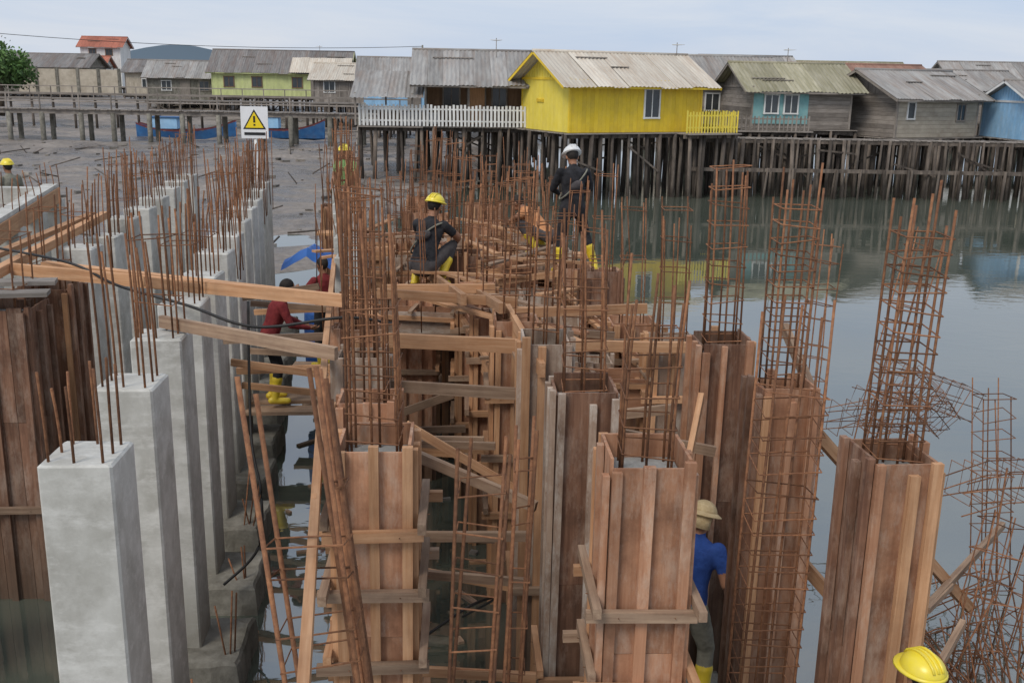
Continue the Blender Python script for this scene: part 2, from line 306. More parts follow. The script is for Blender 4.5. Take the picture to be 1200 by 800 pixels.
def house(name,x,y,yaw,w_,d,bz,wh,rh,wm,rm,sb=-.3,ov=.5,mode='v',wins=(),doors=(),gm=None,trim='old_wood',porch=0,deck=.3,lside=None,spc=1.0,ovl=None):
    T=TT(x,y,yaw); b=B(name,(x,y,bz)); gm=gm or wm; lside=lside or wm
    z0,z1=bz,bz+wh
    X=V((1,0,0));Y=V((0,1,0));Z=V((0,0,1))
    wall(b,T,wm,(0,porch,0),(w_,porch,0),z0,z1,mode,-Y); wall(b,T,wm,(0,d,0),(w_,d,0),z0,z1,mode,Y)
    wall(b,T,lside,(0,porch,0),(0,d,0),z0,z1,mode,-X); wall(b,T,lside,(w_,porch,0),(w_,d,0),z0,z1,mode,X)
    for cx in (0,w_):
        for cy in ((porch,d,0) if porch else (0,d)): b.obox('corner_posts',trim,T((cx,cy,(z0+z1)/2)),T.d(Z*wh/2),T.d(X*.05),T.d(Y*.05))
    if porch:
        for k in range(1,int(w_/2)): b.obox('corner_posts',trim,T((k*2,0.05,(z0+z1)/2)),T.d(Z*wh/2),T.d(X*.05),T.d(Y*.05))
    for cx,sx in ((0,-1),(w_,1)):
        a=[V((cx+sx*.02,0,z1)),V((cx+sx*.02,d,z1)),V((cx+sx*.02,d/2,z1+rh-.02))]
        c=[p-X*sx*.04 for p in a]
        f=[(0,1,2),(3,5,4),(0,3,4,1),(1,4,5,2),(2,5,3,0)]
        b.add('gable',gm,[T(p) for p in a+c],f)
        b.obox('gable',trim,T((cx+sx*.03,d/2,z1)),T.d(Y*d/2),T.d(Z*.05),T.d(X*.03))
        for k in range(1,int(d/.25)):
            yy=k*.25; hh=rh*(1-abs(yy-d/2)/(d/2))-.05
            if hh>.1: b.obox('gable',gm,T((cx+sx*.03,yy,z1+hh/2)),T.d(Z*hh/2),T.d(Y*.02),T.d(X*.008))
    ol=ov if ovl is None else ovl
    hd=d/2; sl_=math.hypot(hd,rh); 
    for sgn in (-1,1):
        dv=V((0,sgn*hd,-rh))/sl_; nn=V((0,sgn*rh,hd))/sl_
        O=V((-ol,d/2,z1+rh+.03)); 
        corr(b,'roof',rm,T(O),T.d(X),T.d(dv),T.d(nn),w_+2*ol,sl_+ov)
        for xx in (-ol+.03,w_+ol-.03):
            p0=V((xx,d/2,z1+rh-.04)); p1=p0+dv*(sl_+ov-.03); b.beam('fascia',trim,T(p0),T(p1),.03,.12)
        pe=V((-ol,d/2,z1+rh-.05))+dv*(sl_+ov-.1); b.beam('fascia',trim,T(pe),T(pe+X*(w_+2*ol)),.04,.09)
    b.tube('ridge_cap',rm,[T((-ol,d/2,z1+rh+.03)),T((w_+ol,d/2,z1+rh+.03))],.09,6)
    for k in range(int(w_/2.5)):
        xx=R(0,w_-1); t=R(.2,.8); c=V((xx,d/2-hd*t,z1+rh*(1-t)+.09)); b.beam('roof_boards','old_wood',T(c),T(c+X*R(.8,2)),.1,.04)
    for (fc,pos,zc,ww,hh,fr,br) in wins:
        if fc=='f': window(b,T,(pos,porch,z0+zc),X,-Y,ww,hh,fr,br)
        if fc=='l': window(b,T,(0,pos,z0+zc),Y,-X,ww,hh,fr,br)
        if fc=='r': window(b,T,(w_,pos,z0+zc),Y,X,ww,hh,fr,br)
    for (pos,mt) in doors:
        b.obox('door',mt,T((pos,porch-.045,z0+.95)),T.d(Z*.93),T.d(X*.4),T.d(Y*.02))
        for sx in (-1,1): b.obox('door',trim,T((pos+sx*.43,porch-.05,z0+.97)),T.d(Z*.97),T.d(X*.035),T.d(Y*.035))
    n=int((d+2*deck)/.22)
    for i in range(n):
        yy=-deck+(i+.5)*(d+2*deck)/n; b.obox('deck','old_wood',T((w_/2+R(-.06,.06),yy,z0-.03-R(0,.01))),T.d(X*(w_/2+deck)),T.d(Y*.1),T.d(Z*.02))
    stilts(b,T,-deck+.15,w_+deck-.15,-deck+.15,d,z0-.06,sb,spc)
    return b,T
def fence(b,T,p0,p1,z,h,mat,sp=.16,w_=.07):
    p0=V(p0);p1=V(p1);d=p1-p0;n=int(d.length/sp);dn=d.normalized(); nn=V((-dn.y,dn.x,0))
    for i in range(n+1):
        c=p0+d*i/n; hh=h*R(.95,1.04)
        b.obox('fence',mat,T((c.x,c.y,z+hh/2)),T.d(V((R(-.01,.01),0,hh/2))),T.d(dn*w_/2),T.d(nn*.012))
    for q in (.25,.8):
        b.obox('fence',mat,T((p0+p1)/2+nn*.03+V((0,0,z+h*q))),T.d(d/2),T.d(V((0,0,.035))),T.d(nn*.015))
D28=math.radians(27)
b,T=house('yellow_stilt_house',2.3,45,D28,6.9,4.4,2.92,2.25,1.15,'paint_yellow','roof_pale',ov=.7,wins=[('f',4.2,1.25,.8,1.25,'paint_white',1),('l',2.6,1.3,.5,.05,'paint_yellow',0)],trim='paint_yellow',gm='paint_yellow_pale',deck=.35,spc=.6,lside='paint_yellow_pale')
fence(b,T,(5.4,-1.1,0),(8.2,-1.1,0),2.92,.95,'paint_yellow_pale'); fence(b,T,(8.2,-1.1,0),(8.2,1.5,0),2.92,.95,'paint_yellow_pale')
for i in range(10):
    x=1.3+i*.13; b.obox('sign_letters','cloth_dark',T((x,-.045,4.86)),T.d(V((.035,0,0))),T.d(V((0,.005,0))),V((0,0,.06)))
b.box('deck','old_wood',T((6.9,-.7,2.87)),(2.9,1.2,.05),D28)
stilts(b,T,5.6,8.2,-1.0,.2,2.85,-.3,.5); b.build()
b,T=house('porch_stilt_house',-4.2,48.6,.06,4.6,6,2.95,2.1,1.35,'brown_wall','roof_grey',ov=.7,porch=1.8,wins=[('f',1.2,1.3,.8,.9,'old_wood',1),('f',3.5,1.3,.7,.9,'old_wood',1)],doors=[(2.4,'lumber')],sb=.2,spc=.7); 
fence(b,T,(-3.0,-.35,0),(4.6,-.35,0),2.95,.95,'paint_white',.17,.1); fence(b,T,(-3.0,-.35,0),(-3.0,3,0),2.95,.95,'paint_white',.17,.1)
b.box('deck','old_wood',T((-1.6,2,2.9)),(3.0,4.8,.06),.06); stilts(b,T,-3,-.4,-.2,4,2.88,.2,.7)
corr(b,'porch_roof','roof_grey',T((-3.4,3.2,5.4)),T.d(V((1,0,0))),T.d(V((0,-.96,-.28))),T.d(V((0,-.28,.96))),3.3,4.2)
for xx in (-3.2,-1.8,-.6): b.beam('porch_posts','old_wood',T((xx,-.25,2.95)),T((xx,-.25,4.42)),.08,.08,V((0,1,0)))
for k in range(5): b.box('furniture',random.choice(['brown_wall','lumber_old','plastic_blue','paint_white']),T((R(-2.5,4),R(.6,1.4),3.25)),(R(.3,.8),.4,R(.4,.7)),.06)
for i in range(8):
    b.box('stairs','old_wood',T((-3.6,-.6-.22*i,2.7-.29*i)),(1.0,.2,.04),.06)
for sx in (-4.1,-3.1): b.beam('stairs','old_wood',T((sx,-.4,2.85)),T((sx,-2.3,.35)),.05,.15)
b.build()
b,T=house('teal_stilt_house',11.6,51.5,.12,5.0,5,2.95,2.0,1.15,'old_wood','roof_moss',ov=.6,mode='h',sb=-.3,spc=.6)
b.box('painted_panel','paint_teal',T((1.4,-.045,4.05)),(2.8,.03,1.7),.12)
window(b,T,(.9,-.06,4.15),V((1,0,0)),V((0,-1,0)),.7,.9,'paint_white',1); window(b,T,(1.9,-.06,4.15),V((1,0,0)),V((0,-1,0)),.7,.9,'paint_white',1)
fence(b,T,(-1.2,-.8,0),(2.6,-.8,0),2.9,.7,'old_wood',.2); b.box('deck','old_wood',T((.8,-.5,2.86)),(4,.9,.06),.12); stilts(b,T,-1.1,2.6,-.8,-.3,2.84,-.3,.6); b.build()
b,T=house('weathered_wood_stilt_house',18.5,51.0,D28,5.6,4.8,2.65,2.05,1.15,'paint_tan','roof_grey',ov=.6,mode='h',wins=[('f',.9,1.3,.5,.8,'paint_white',0),('f',4.4,1.2,.6,.8,'old_wood',1),('l',2.3,2.1,.7,.05,'old_wood',0)],lside='old_wood',gm='old_wood',sb=-.3,spc=.55); b.build()
b,T=house('light_blue_stilt_house',24.9,50,.1,6,5,2.65,1.8,1.0,'paint_blue','roof_grey',wins=[('f',1.5,1.2,.8,.9,'paint_white',1),('f',4.2,1.2,.8,.9,'paint_white',1)],sb=-.3,spc=.6,trim='paint_white'); b.build()
b,T=house('grey_stilt_house',9.0,56,.2,5.5,5,2.9,2.3,1.3,'old_wood','roof_grey',mode='h',wins=[('f',1.5,1.2,.8,.9,'paint_white',1),('f',3.6,1.2,.8,.9,'old_wood',1)],sb=-.3); b.build()
specs=[(4.5,60,.1,6,'old_wood','roof_pale',5.2),(12,64,.05,5,'paint_white','roof_grey',5.6),(17.5,62,.2,8,'brown_wall','roof_rust',5.1),(25,66,.1,7,'old_wood','roof_grey',5.0),(33,62,.1,7,'paint_tan','roof_grey',5.0),(-3,62,.0,6,'old_wood','roof_dark',5.3),
 (-10.5,72,.1,7,'paint_blue','roof_grey',5.2),(-5,82,.05,8,'paint_tan','roof_dark',5.4),(-16.5,86,.0,5,'old_wood','roof_pale',4.9),(36,52,.2,6,'old_wood','roof_rust',5.0),(44,58,.1,8,'paint_green','roof_grey',5.0),(9,80,0,9,'paint_tan','roof_dark',5.6),(22,84,0,9,'old_wood','roof_moss',5.7),(34,82,0,9,'paint_white','roof_grey',5.6),
 (-35,100,.1,7,'concrete_old','roof_grey',4.8),(-43,116,.05,9,'paint_tan','roof_dark',5.2),(-60,118,.0,12,'concrete_old','roof_dark',5.6)]
for (x,y,yw,ww,wm,rm,ez) in specs:
    bz=2.9 if y<100 else 2.6
    b,T=house('small_stilt_house',x,y,yw,ww,5.5,bz,ez-bz,1.1+R(0,.3),wm,rm,mode=random.choice('vh'),wins=[('f',ww*.25,1.3,.9,.9,'paint_white',1),('f',ww*.75,1.3,.9,.9,'old_wood',1)],doors=[(ww*.5,'old_wood')],sb=-.3 if x>-3 else .3); b.build()
b,T=house('pale_green_house',-27.4,95,.05,12,6,3.1,2.3,1.8,'paint_green','roof_dark',wins=[('f',1.5,1.3,.9,.9,'brown_wall',1),('f',4,1.3,.9,.9,'brown_wall',1),('f',7.6,1.3,.9,.9,'brown_wall',1)],doors=[(9.2,'old_wood')],trim='paint_green',sb=1.0)
corr(b,'new_roof_sheets','roof_pale',T((7,-.6,5.26)),T.d(V((1,0,0))),T.d(V((0,.857,.515))),T.d(V((0,-.515,.857))),5.4,2.6); b.build()
b,T=house('red_roof_house',-57.5,140,.1,5,5,3.0,5.3,1.2,'paint_white','roof_red',wins=[('f',1.5,4.5,.9,.8,'brown_wall',1),('f',3.6,4.5,.9,.8,'brown_wall',1)],trim='paint_white',sb=1); b.build()
b,T=house('red_roof_house',-60,132,.1,8,5,3.0,2.6,1.3,'paint_white','roof_red',sb=1); b.build()
b=B('block_wall',(-42,100,3)); b.box('wall','paint_tan',(-42.5,100,4.1),(10,.2,2.3)); 
for i in range(6): b.box('pilasters','concrete_old',(-47.4+i*1.96,99.86,4.15),(.25,.12,2.4))
b.build()
for (x,y,z) in [(7.5,50,6.2),(-18,97,7.0),(14,55,6.2),(-1,51,6.3)]:
    b=B('tv_antenna',(x,y,z)); b.tube('mast','old_wood',[(x,y,z-.6),(x,y,z+.7)],.02,5)
    for k in range(5): b.tube('elements','paint_white',[(x-.3+k*.04,y-.4+k*.2,z+.6),(x+.3-k*.04,y-.4+k*.2,z+.6)],.01,4)
    b.build()
b=B('wooden_pier',(-20,64,2.9)); T=TT(0,0,0)
for i in range(150):
    x=-42+i*.24; b.box('deck_boards','old_wood',(x,64+R(-.05,.05),2.88+R(-.01,.01)),(.2,1.8,.05))
for yy in (63.3,64.7): b.beam('stringers','old_wood',(-42,yy,2.72),(-6.2,yy,2.72),.12,.22)
for i in range(17):
    x=-41.5+i*2.15+R(-.2,.2)
    for yy in (63.3,64.7): b.tube('piles','concrete_old',[(x,yy,.2),(x,yy,2.7)],.16,8)
    b.beam('railing','old_wood',(x,63.15,2.9),(x,63.15,3.8),.07,.07,V((0,1,0)))
for zz in (3.35,3.78): b.beam('railing','old_wood',(-42,63.15,zz),(-6.2,63.15,zz),.05,.08)
b.build()
b=B('wooden_pier',(-22,80,3.1))
b.beam('deck_boards','old_wood',(-60,80,3.05),(-12,80,3.05),2,.1)
for i in range(30):
    x=-59+i*1.6; b.tube('piles','stilt_wood',[(x,79.3,.6),(x,79.3,3.0)],.1,6)
    b.beam('railing','old_wood',(x,79.1,3.1),(x,79.1,4.0),.06,.06,V((0,1,0)))
for zz in (3.5,4.0): b.beam('railing','old_wood',(-60,79.1,zz),(-12,79.1,zz),.05,.07)
b.build()
b=B('wooden_walkway',(14,48.8,2.6))
for i in range(80): 
    x=8.5+i*.25; b.box('deck_boards','old_wood',(x,48.7+.02*x,2.64+R(-.01,.01)),(.2,1.1,.04))
T=TT(8.3,48.3,.02); stilts(b,T,0,20,0,1,2.62,-.3,.45,.08)
T=TT(8.3,47.4,.02); stilts(b,T,0,22,0,.1,R(1.2,1.4),-.3,1.1,.06,False); b.build()
def boat(name,x0,x1,y,z,wd,yaw=0):
    b=B(name,((x0+x1)/2,y,z)); n=16; prof=[]
    for i in range(n+1):
        t=i/n; hw=wd/2*min(1,(math.sin(math.pi*min(1,max(0.02,t*.93+.05)))**.5)*1.05); sh=.75+.55*(2*abs(t-.45))**2.2; x=x0+(x1-x0)*t
        prof.append([(x,y-hw,z+sh),(x,y-hw*.97,z+sh-.12),(x,y-hw*.7,z+.15),(x,y,z),(x,y+hw*.7,z+.15),(x,y+hw*.97,z+sh-.12),(x,y+hw,z+sh)])
    for k in range(6):
        vs=[];fs=[]
        for i in range(n+1): vs+=[prof[i][k],prof[i][k+1]]
        for i in range(n): a=i*2; fs.append((a,a+2,a+3,a+1))
        b.add('hull','boat_red' if k in (0,5) else 'boat_blue',vs,fs,smooth=True)
    for i in range(2,n-1,3): 
        p=prof[i]; b.beam('thwarts','old_wood',p[1],p[5],.2,.04)
    L_=x1-x0
    b.box('cabin','paint_blue',(x0+L_*.3,y,z+1.15),(L_*.25,wd*.6,.7)); b.box('cabin','boat_blue',(x0+L_*.3,y,z+1.54),(L_*.3,wd*.7,.06))
    b.build()
boat('fishing_boat',-25,-18.5,69,.75,1.6); boat('fishing_boat',-18.3,-13,71,.8,1.4)
b=B('power_line',(-30,75,5))
pts=[]
for i in range(21):
    t=i/20; pts.append((-48+t*40,70+t*20,8.6-t*1.0-4*t*(1-t)*.9))
b.tube('wire','black_rubber',pts,.02,4)
for (x,y,h) in [(-48,70,8.7),(-8,90,7.7)]: b.tube('pole','concrete_old',[(x,y,1),(x,y,h)],[.12,.07],8)
b.build()
def tree(x,y,z,h,r,n=2600):
    b=B('leafy_tree',(x,y,z)); b.tube('trunk','bark',[(x,y,z-1),(x+.2,y,z+h*.3),(x-.1,y+.1,z+h*.6)],[.25,.18,.1],8)
    cl=[]
    for k in range(14):
        c=V((x+R(-r,r)*.75,y+R(-r,r)*.75,z+h*R(.45,.95))); cl.append((c,R(.35,.6)*r)); b.tube('limbs','bark',[(x,y,z+h*.35),(V((x,y,z+h*.5))+c)/2,c],[.09,.06,.02],5)
    for i in range(n):
        c,rr=random.choice(cl); d=V((random.gauss(0,1),random.gauss(0,1),random.gauss(0,.8))).normalized()*rr*R(.5,1.05); p=c+d
        a=V((R(-1,1),R(-1,1),R(-1,1))).normalized(); q=a.orthogonal().normalized(); s_=R(.07,.15)
        b.add('leaves','leaf',[p-a*s_*1.6,p+q*s_*.7,p+a*s_*1.6,p-q*s_*.7],[(0,1,2,3)],rnd=max(0,min(1,.5+d.z/rr*.5+R(-.2,.2))))  # shading put into leaf tint: clump undersides darker, tops lighter, plus random
    b.build()
tree(-40.3,82,2.6,3.6,2.2); tree(-47,92,2.8,4.6,3)
# ---------------------------------------------------------------- construction site
def rebars(b,cx,cy,z0,z1,hw,n=3,var=.12,lean=.05,rings=0,r=.0085,zr=None,off=None,rr=.005,jit=.02):
    if off is None: off=V((R(-lean,lean),R(-lean,lean),0))
    for i in range(n):
        for j in range(n):
            if 0<i<n-1 and 0<j<n-1: continue
            x=cx-hw+2*hw*i/(n-1)+R(-.01,.01); y=cy-hw+2*hw*j/(n-1)+R(-.01,.01)
            zt=z1-R(0,var); ox=off.x+R(-jit,jit); oy=off.y+R(-jit,jit)
            b.tube('rebar','rust',[(x,y,z0),(x+ox*.15,y+oy*.15,z0+(zt-z0)*.4),(x+ox*.55,y+oy*.55,z0+(zt-z0)*.75),(x+ox,y+oy,zt)],r,5)
    za=z0+.08; zb=zr or z1
    for k in range(rings):
        z=za+(zb-za)*(k+.5)/rings+R(-.015,.015); t=(z-z0)/(z1-z0); o=off*(t**1.5); e=hw+.012
        tl=R(-.02,.02); c=V((cx,cy,z))+o
        b.tube('stirrups','rust',[c+V((-e,-e,tl)),c+V((e,-e,-tl)),c+V((e,e,0)),c+V((-e,e,tl))],rr,4,close=True,smooth=False)
def ccol(x,y,zt=3.1,w_=.40,rb=.65,rings=0,base=.3,yaw=.05,foot=True,n=3):
    b=B('concrete_column',(x,y,0)); M=Matrix.Rotation(yaw,3,'Z')
    h=w_/2;c=.014;rg=[]
    for (z,e) in ((base-.4,0),(zt-1.5,0),(zt-c,0),(zt,c)):
        seg=[]
        for (sx,sy) in ((-1,-1),(1,-1),(1,1),(-1,1)):
            for p in ((sx*(h-e),sy*(h-c-e)),(sx*(h-c-e),sy*(h-e))): seg.append(V((x,y,z+R(-.003,.003)))+M@V((p[0],p[1],0)))
        seg.sort(key=lambda p:math.atan2(p.y-y,p.x-x)); rg+=seg
    f=[(k*8+i,k*8+(i+1)%8,(k+1)*8+(i+1)%8,(k+1)*8+i) for k in range(3) for i in range(8)]+[tuple(24+i for i in range(8))]
    b.add('shaft','concrete',rg,f)
    if foot:
        # cast pad with broken, uneven edges
        ox=.16; hx_=.44+R(-.03,.03); hy_=.40; per=[]
        m=7
        for s0,s1 in (((-1,-1),(1,-1)),((1,-1),(1,1)),((1,1),(-1,1)),((-1,1),(-1,-1))):
            for i in range(m):
                t=i/m; per.append((s0[0]+(s1[0]-s0[0])*t,s0[1]+(s1[1]-s0[1])*t))
        vs=[];K=len(per)
        for lv,(zz,k) in enumerate(((base-.6,1.06),(base-.18,1.03),(base-.03,1.0),(base,.95))):
            for (px,py) in per:
                q=1+.07*noise.noise(V((x*5+px*3,y*5+py*3,zz*2))); p=M@V((px*hx_*k*q,py*hy_*k*q,0)); vs.append((x+ox+p.x,y-.06+p.y,zz+.02*noise.noise(V((px*2+x,py*2+y,3)))))
        f=[(l*K+i,l*K+(i+1)%K,(l+1)*K+(i+1)%K,(l+1)*K+i) for l in range(3) for i in range(K)]+[tuple(3*K+i for i in range(K))]
        b.add('footing','concrete_old',vs,f)
    rebars(b,x,y,zt-.05,zt+rb,h-.06,n,var=.25 if rb<1 else .3,lean=.05,rings=rings); b.build()
def fcol(x,y,zt=3.1,w_=.46,mat='ply_red',rb=1.4,rings=3,yokes=(),zb=-.2,yaw=.05,n=3,bt=None,zr=None,yext=.1,off=None,lean=.05,lm=None,rhw=None,nb=1,r=.0085):
    bt=bt or mat
    b=B('timber_formwork_column',(x,y,0)); M=Matrix.Rotation(yaw,3,'Z'); h=w_/2; O=V((x,y,0)); Z=V((0,0,1))
    for k in range(4):
        Q=M@Matrix.Rotation(k*math.pi/2,3,'Z'); nrm=Q@V((0,-1,0)); tg=Q@V((1,0,0)); mt=lm if (lm and k==3) else mat
        zsplit=zt-R(1.1,1.5)
        for i in range(nb):
            cx=(-h+.02)+(2*h-.04)*(i+.5)/nb; bw=(2*h-.04)/nb/2-.0015
            for (a,c_) in ((zb,zsplit-.003),(zsplit,zt+R(-.03,.03))):
                b.obox('ply_panels',mt,O+nrm*(h-.012+R(-.003,.003))+tg*cx+Z*(a+c_)/2,Z*(c_-a)/2,tg*bw,nrm*.009)
        for cx in (-h+.03,R(-.05,.05),h-.03):
            t=zt+R(-.08,.05); z2=zb
            l1=R(.0,.012)
            b.obox('battens',(bt if random.random()<.75 else 'lumber') if mt==mat else mt,O+nrm*(h+.018+R(0,.004))+tg*cx+Z*(t+z2)/2,Z*(t-z2)/2+tg*l1,tg*R(.022,.034),nrm*.02)
        for yk in yokes:
            e=h+yext*R(.5,1.4); zz=yk+(k%2)*.06+R(-.01,.01)
            b.obox('yokes','lumber_old' if random.random()<.5 else 'lumber',O+nrm*(h+.065)+tg*R(-.04,.04)+Z*zz,(tg+Z*R(-.03,.03))*e,Z*.032,nrm*.024)
            for s_ in (-1,1): b.tube('nails','rust',[O+nrm*(h+.085)+tg*s_*h*.7+Z*zz,O+nrm*(h+.105)+tg*s_*h*.7+Z*(zz+.004)],.003,4)
    b.box('concrete_fill','concrete_fresh',(x,y,zt-.62),(w_-.06,w_-.06,1.0),yaw)
    rebars(b,x,y,zt-.15,zt+rb,(rhw or h-.1),n,var=.3,lean=lean,rings=rings,zr=zr,off=off,r=r); b.build()
sl=-.178
def P(row,j,dy=0): 
    x0={'Z':-4.05,'A':-2.42,'B':-.80,'C':.76,'D':2.30}[row]; y0={'Z':5.5,'A':5.5,'B':5.75,'C':5.62,'D':5.7}[row]
    return x0+sl*1.36*j, y0+1.36*j
for j in range(0,12):
    x,y=P('A',j); ccol(x,y,3.1+R(-.03,.03),.41,rb=(.62 if j in(0,) else R(.7,1.2)),rings=0 if j<2 else random.choice([0,1,2]),yaw=.05+R(-.03,.03))
for j in range(5,13):
    x,y=P('Z',j); ccol(x,y,3.1+R(-.04,.04),.41,rb=R(.7,1.1),rings=random.choice([0,1,2]))
x,y=P('Z',3); fcol(x-.15,y+.1,3.0,.6,'ply_dark',.9,2,yokes=(1.0,),nb=4); fcol(x-.95,y+.3,3.05,.75,'ply_dark',.5,1,yokes=(1.1,),nb=5)
x,y=P('Z',4); fcol(x,y,2.95,.5,'ply_dark',1.1,2)
x,y=P('Z',2); fcol(x-.55,y-.35,1.55,.5,'ply_red',.3,0,bt='lumber')
# row B
fcol(*P('B',0),3.12,.44,'ply_red',1.45,6,yokes=(2.62,2.22,1.75,1.2,.6),yext=.14,zr=4.0,off=V((-.03,.02,0)),bt='lumber',rhw=.14)
fcol(*P('B',1),2.95,.42,'ply_red',1.6,6,yokes=(2.5,2.0,1.4,.8),off=V((-.02,0,0)),rhw=.13)
fcol(*P('B',2),2.9,.42,'ply_grey',1.5,4,yokes=(2.4,1.8,1.2)); fcol(*P('B',3),2.8,.42,'ply_red',1.4,3,yokes=(2.2,1.5))
fcol(*P('B',4),2.8,.42,'ply_red',1.3,3,yokes=(2.2,1.5))
for j in range(5,12):
    x,y=P('B',j); ccol(x,y,3.1+R(-.1,.05),.38,rb=R(1,1.4),rings=2,foot=j<7)
# row C
fcol(.79,5.65,3.1,.47,'ply_red',1.15,5,yokes=(2.2,1.72,1.2,.6),yext=.14,zr=3.9,lean=.05,rhw=.14)
fcol(*P('C',1),3.1,.44,'ply_dark',1.25,6,yokes=(.9,),bt='ply_grey',zr=3.9,rhw=.14)
fcol(*P('C',2),3.1,.40,'ply_grey',1.1,4,yokes=(.9,),bt='ply_grey')
# row D
fcol(2.26,5.72,3.1,.40,'ply_red',1.6,13,yaw=.1,off=V((.05,.03,0)),lm='ply_dark',rhw=.12,zr=4.45)
fcol(1.95,7.1,3.1,.40,'ply_red',1.6,13,yaw=.08,off=V((.03,.06,0)),lm='ply_dark',rhw=.12,zr=4.4)
fcol(1.77,8.42,3.1,.42,'ply_dark',1.5,10,bt='ply_red',rhw=.13)
for row in 'CD':
    for j in range(3,10):
        x,y=P(row,j); fcol(x,y,R(2.55,2.95),R(.42,.5),random.choice(['ply_red','ply_grey','ply_dark','ply_red']),R(1.1,1.6),random.choice([3,5,7]),yokes=(2.2,1.6,1.0),lean=.06,r=.007,rhw=.12,n=random.choice([2,3]),bt=random.choice([None,'lumber']))
for j in range(3,10):
    x,y=P('C',j); fcol(x+.78,y+.5,R(2.4,2.8),.42,random.choice(['ply_red','ply_grey']),R(1.2,1.6),5,yokes=(2.1,1.5),lean=.06,r=.007,n=2,rhw=.11)
    if j>4: fcol(x-.78,y+.5,R(2.3,2.6),.40,random.choice(['ply_red','ply_grey']),R(1.1,1.4),4,yokes=(2.1,1.5),lean=.06,r=.007,n=2,rhw=.11)
for row in 'BCD':
    for j in range(10,14):
        x,y=P(row,j); fcol(x+R(-.2,.2),y,R(2.3,2.7),.4,'ply_red',R(1.1,1.5),4,lean=.06,r=.007,n=2,rhw=.11)
b=B('timber_beam_formwork',(0,12,2.4))
def bf(p,q,z,h=.34):
    p=V(p);q=V(q); d=(q-p).normalized(); s_=V((-d.y,d.x,0))
    for k in (-1,1):
        b.beam('side_boards',random.choice(['ply_red','ply_grey','lumber']),V((p.x,p.y,z))+s_*k*.16,V((q.x,q.y,z+R(-.03,.03)))+s_*k*.16,.02,h)
        b.beam('wales','lumber',V((p.x,p.y,z+h*.35))+s_*k*.2,V((q.x,q.y,z+h*.35+R(-.03,.03)))+s_*k*.2,.05,.05)
    n=int((q-p).length/.5)
    for i in range(n):
        c=p+(q-p)*(i+.5)/n; b.beam('cleats','lumber_old',V((c.x,c.y,z+h*.5+.03))-s_*.3,V((c.x,c.y,z+h*.5+.03+R(-.03,.03)))+s_*.3,.05,.03)
for row in 'CD':
    for j in range(3,9):
        bf(P(row,j),P(row,j+1),2.25)
for j in range(3,10):
    a=P('C',j); c=P('D',j); bf(a,c,2.2); 
    if j>4: bf(P('B',j),a,2.2)
b.build()
def plank(p,q,w_=.05,h=.12,mat='lumber'):
    b=B('timber_plank',tuple((V(p)+V(q))/2)); p=V(p);q=V(q); b.beam('board',mat,p,q,w_,h)
    if (q-p).length>2: b.beam('splice',mat,p.lerp(q,.42)+V((0,-w_*.9,.01)),p.lerp(q,.58)+V((0,-w_*.9,-.01)),w_*.6,h*.8)
    b.build()
plank((-5.2,10.45,3.19),(-1.5,9.35,3.15)); plank((-5.0,10.75,3.2),(-1.6,9.65,3.12),.1,.04)
plank((-2.95,8.35,3.17),(-1.35,7.6,3.12),.05,.10,'lumber_old')
plank((-5.2,10.0,3.2),(-5.85,14.6,3.2),.10,.10); plank((-5.9,10.5,3.1),(-6.2,15,3.15),.12,.06)
plank((-5.6,9.2,3.15),(-4.4,9.5,3.15),.2,.04,'old_wood'); plank((-5.9,9.5,3.2),(-4.5,9.9,3.18),.2,.04,'old_wood')
plank((-.78,3.4,2.75),(-1.55,8.2,2.95),.05,.10); plank((-1.55,8.2,2.95),(-2.3,13.0,2.9),.05,.12)
plank((-1.45,10.7,2.95),(.05,10.5,2.92),.05,.1); plank((-1.2,9.1,2.85),(.1,8.95,2.85),.05,.13,'lumber'); plank((-1.2,9.6,2.7),(.0,9.6,2.75),.14,.04,'lumber_old')
plank((-1.5,11.4,2.85),(-.2,11.3,2.9),.05,.1); plank((-1.15,8.5,2.6),(.15,8.3,2.6),.04,.1,'lumber_old')
plank((-.85,7.6,2.35),(.2,7.1,2.1),.05,.08,'lumber_old'); plank((-.85,7.9,2.45),(.1,8.2,1.75),.04,.07,'lumber')
plank((-.5,10.2,3.0),(-1.15,13.9,2.55),.06,.12); plank((-.1,9.6,3.05),(-.7,13.2,2.6),.06,.1)
plank((.25,8.0,2.9),(-.05,10.0,2.95),.05,.12); plank((.1,9.2,2.8),(1.7,9.4,2.75),.05,.1); plank((-.1,10.5,2.8),(1.4,10.4,2.9),.05,.1)
for k in range(13):
    y=6.6+k*.45; z=R(.8,2.2); x0=-.85+sl*(y-5.7)+.25; x1=x0+R(.9,1.1)
    plank((x0,y,z),(x1,y+R(-.15,.15),z+random.choice([R(-.08,.08),R(-.4,.4)])),.04,R(.06,.09),random.choice(['lumber','lumber_old','lumber_old']))
for k in range(9):
    y=10.5+k*.6; z=R(1.4,2.9); x0=-2.2+sl*(y-5.7); plank((x0,y,z),(x0+R(1.0,1.3),y+R(-.3,.3),z+R(-.2,.2)),.04,.08,random.choice(['lumber','lumber_old']))
for k in range(12):
    y=7.6+k*.7; z=R(1.6,2.7); x0=.85+sl*(y-5.7); plank((x0,y,z),(x0+R(.9,1.2),y+R(-.3,.3),z+R(-.3,.3)),.04,.08,random.choice(['lumber','lumber_old']))
for k in range(26):
    y=R(9.5,17); x=R(-1.2,2.0)+sl*(y-5.7)+.2; a=R(0,6.28); l=R(.5,1.2); plank((x-l*math.cos(a)/1,y-l*math.sin(a),2.62+R(0,.2)),(x+l*math.cos(a),y+l*math.sin(a),2.62+R(0,.25)),.1,.03,random.choice(['lumber','lumber_old','ply_red','lumber']))
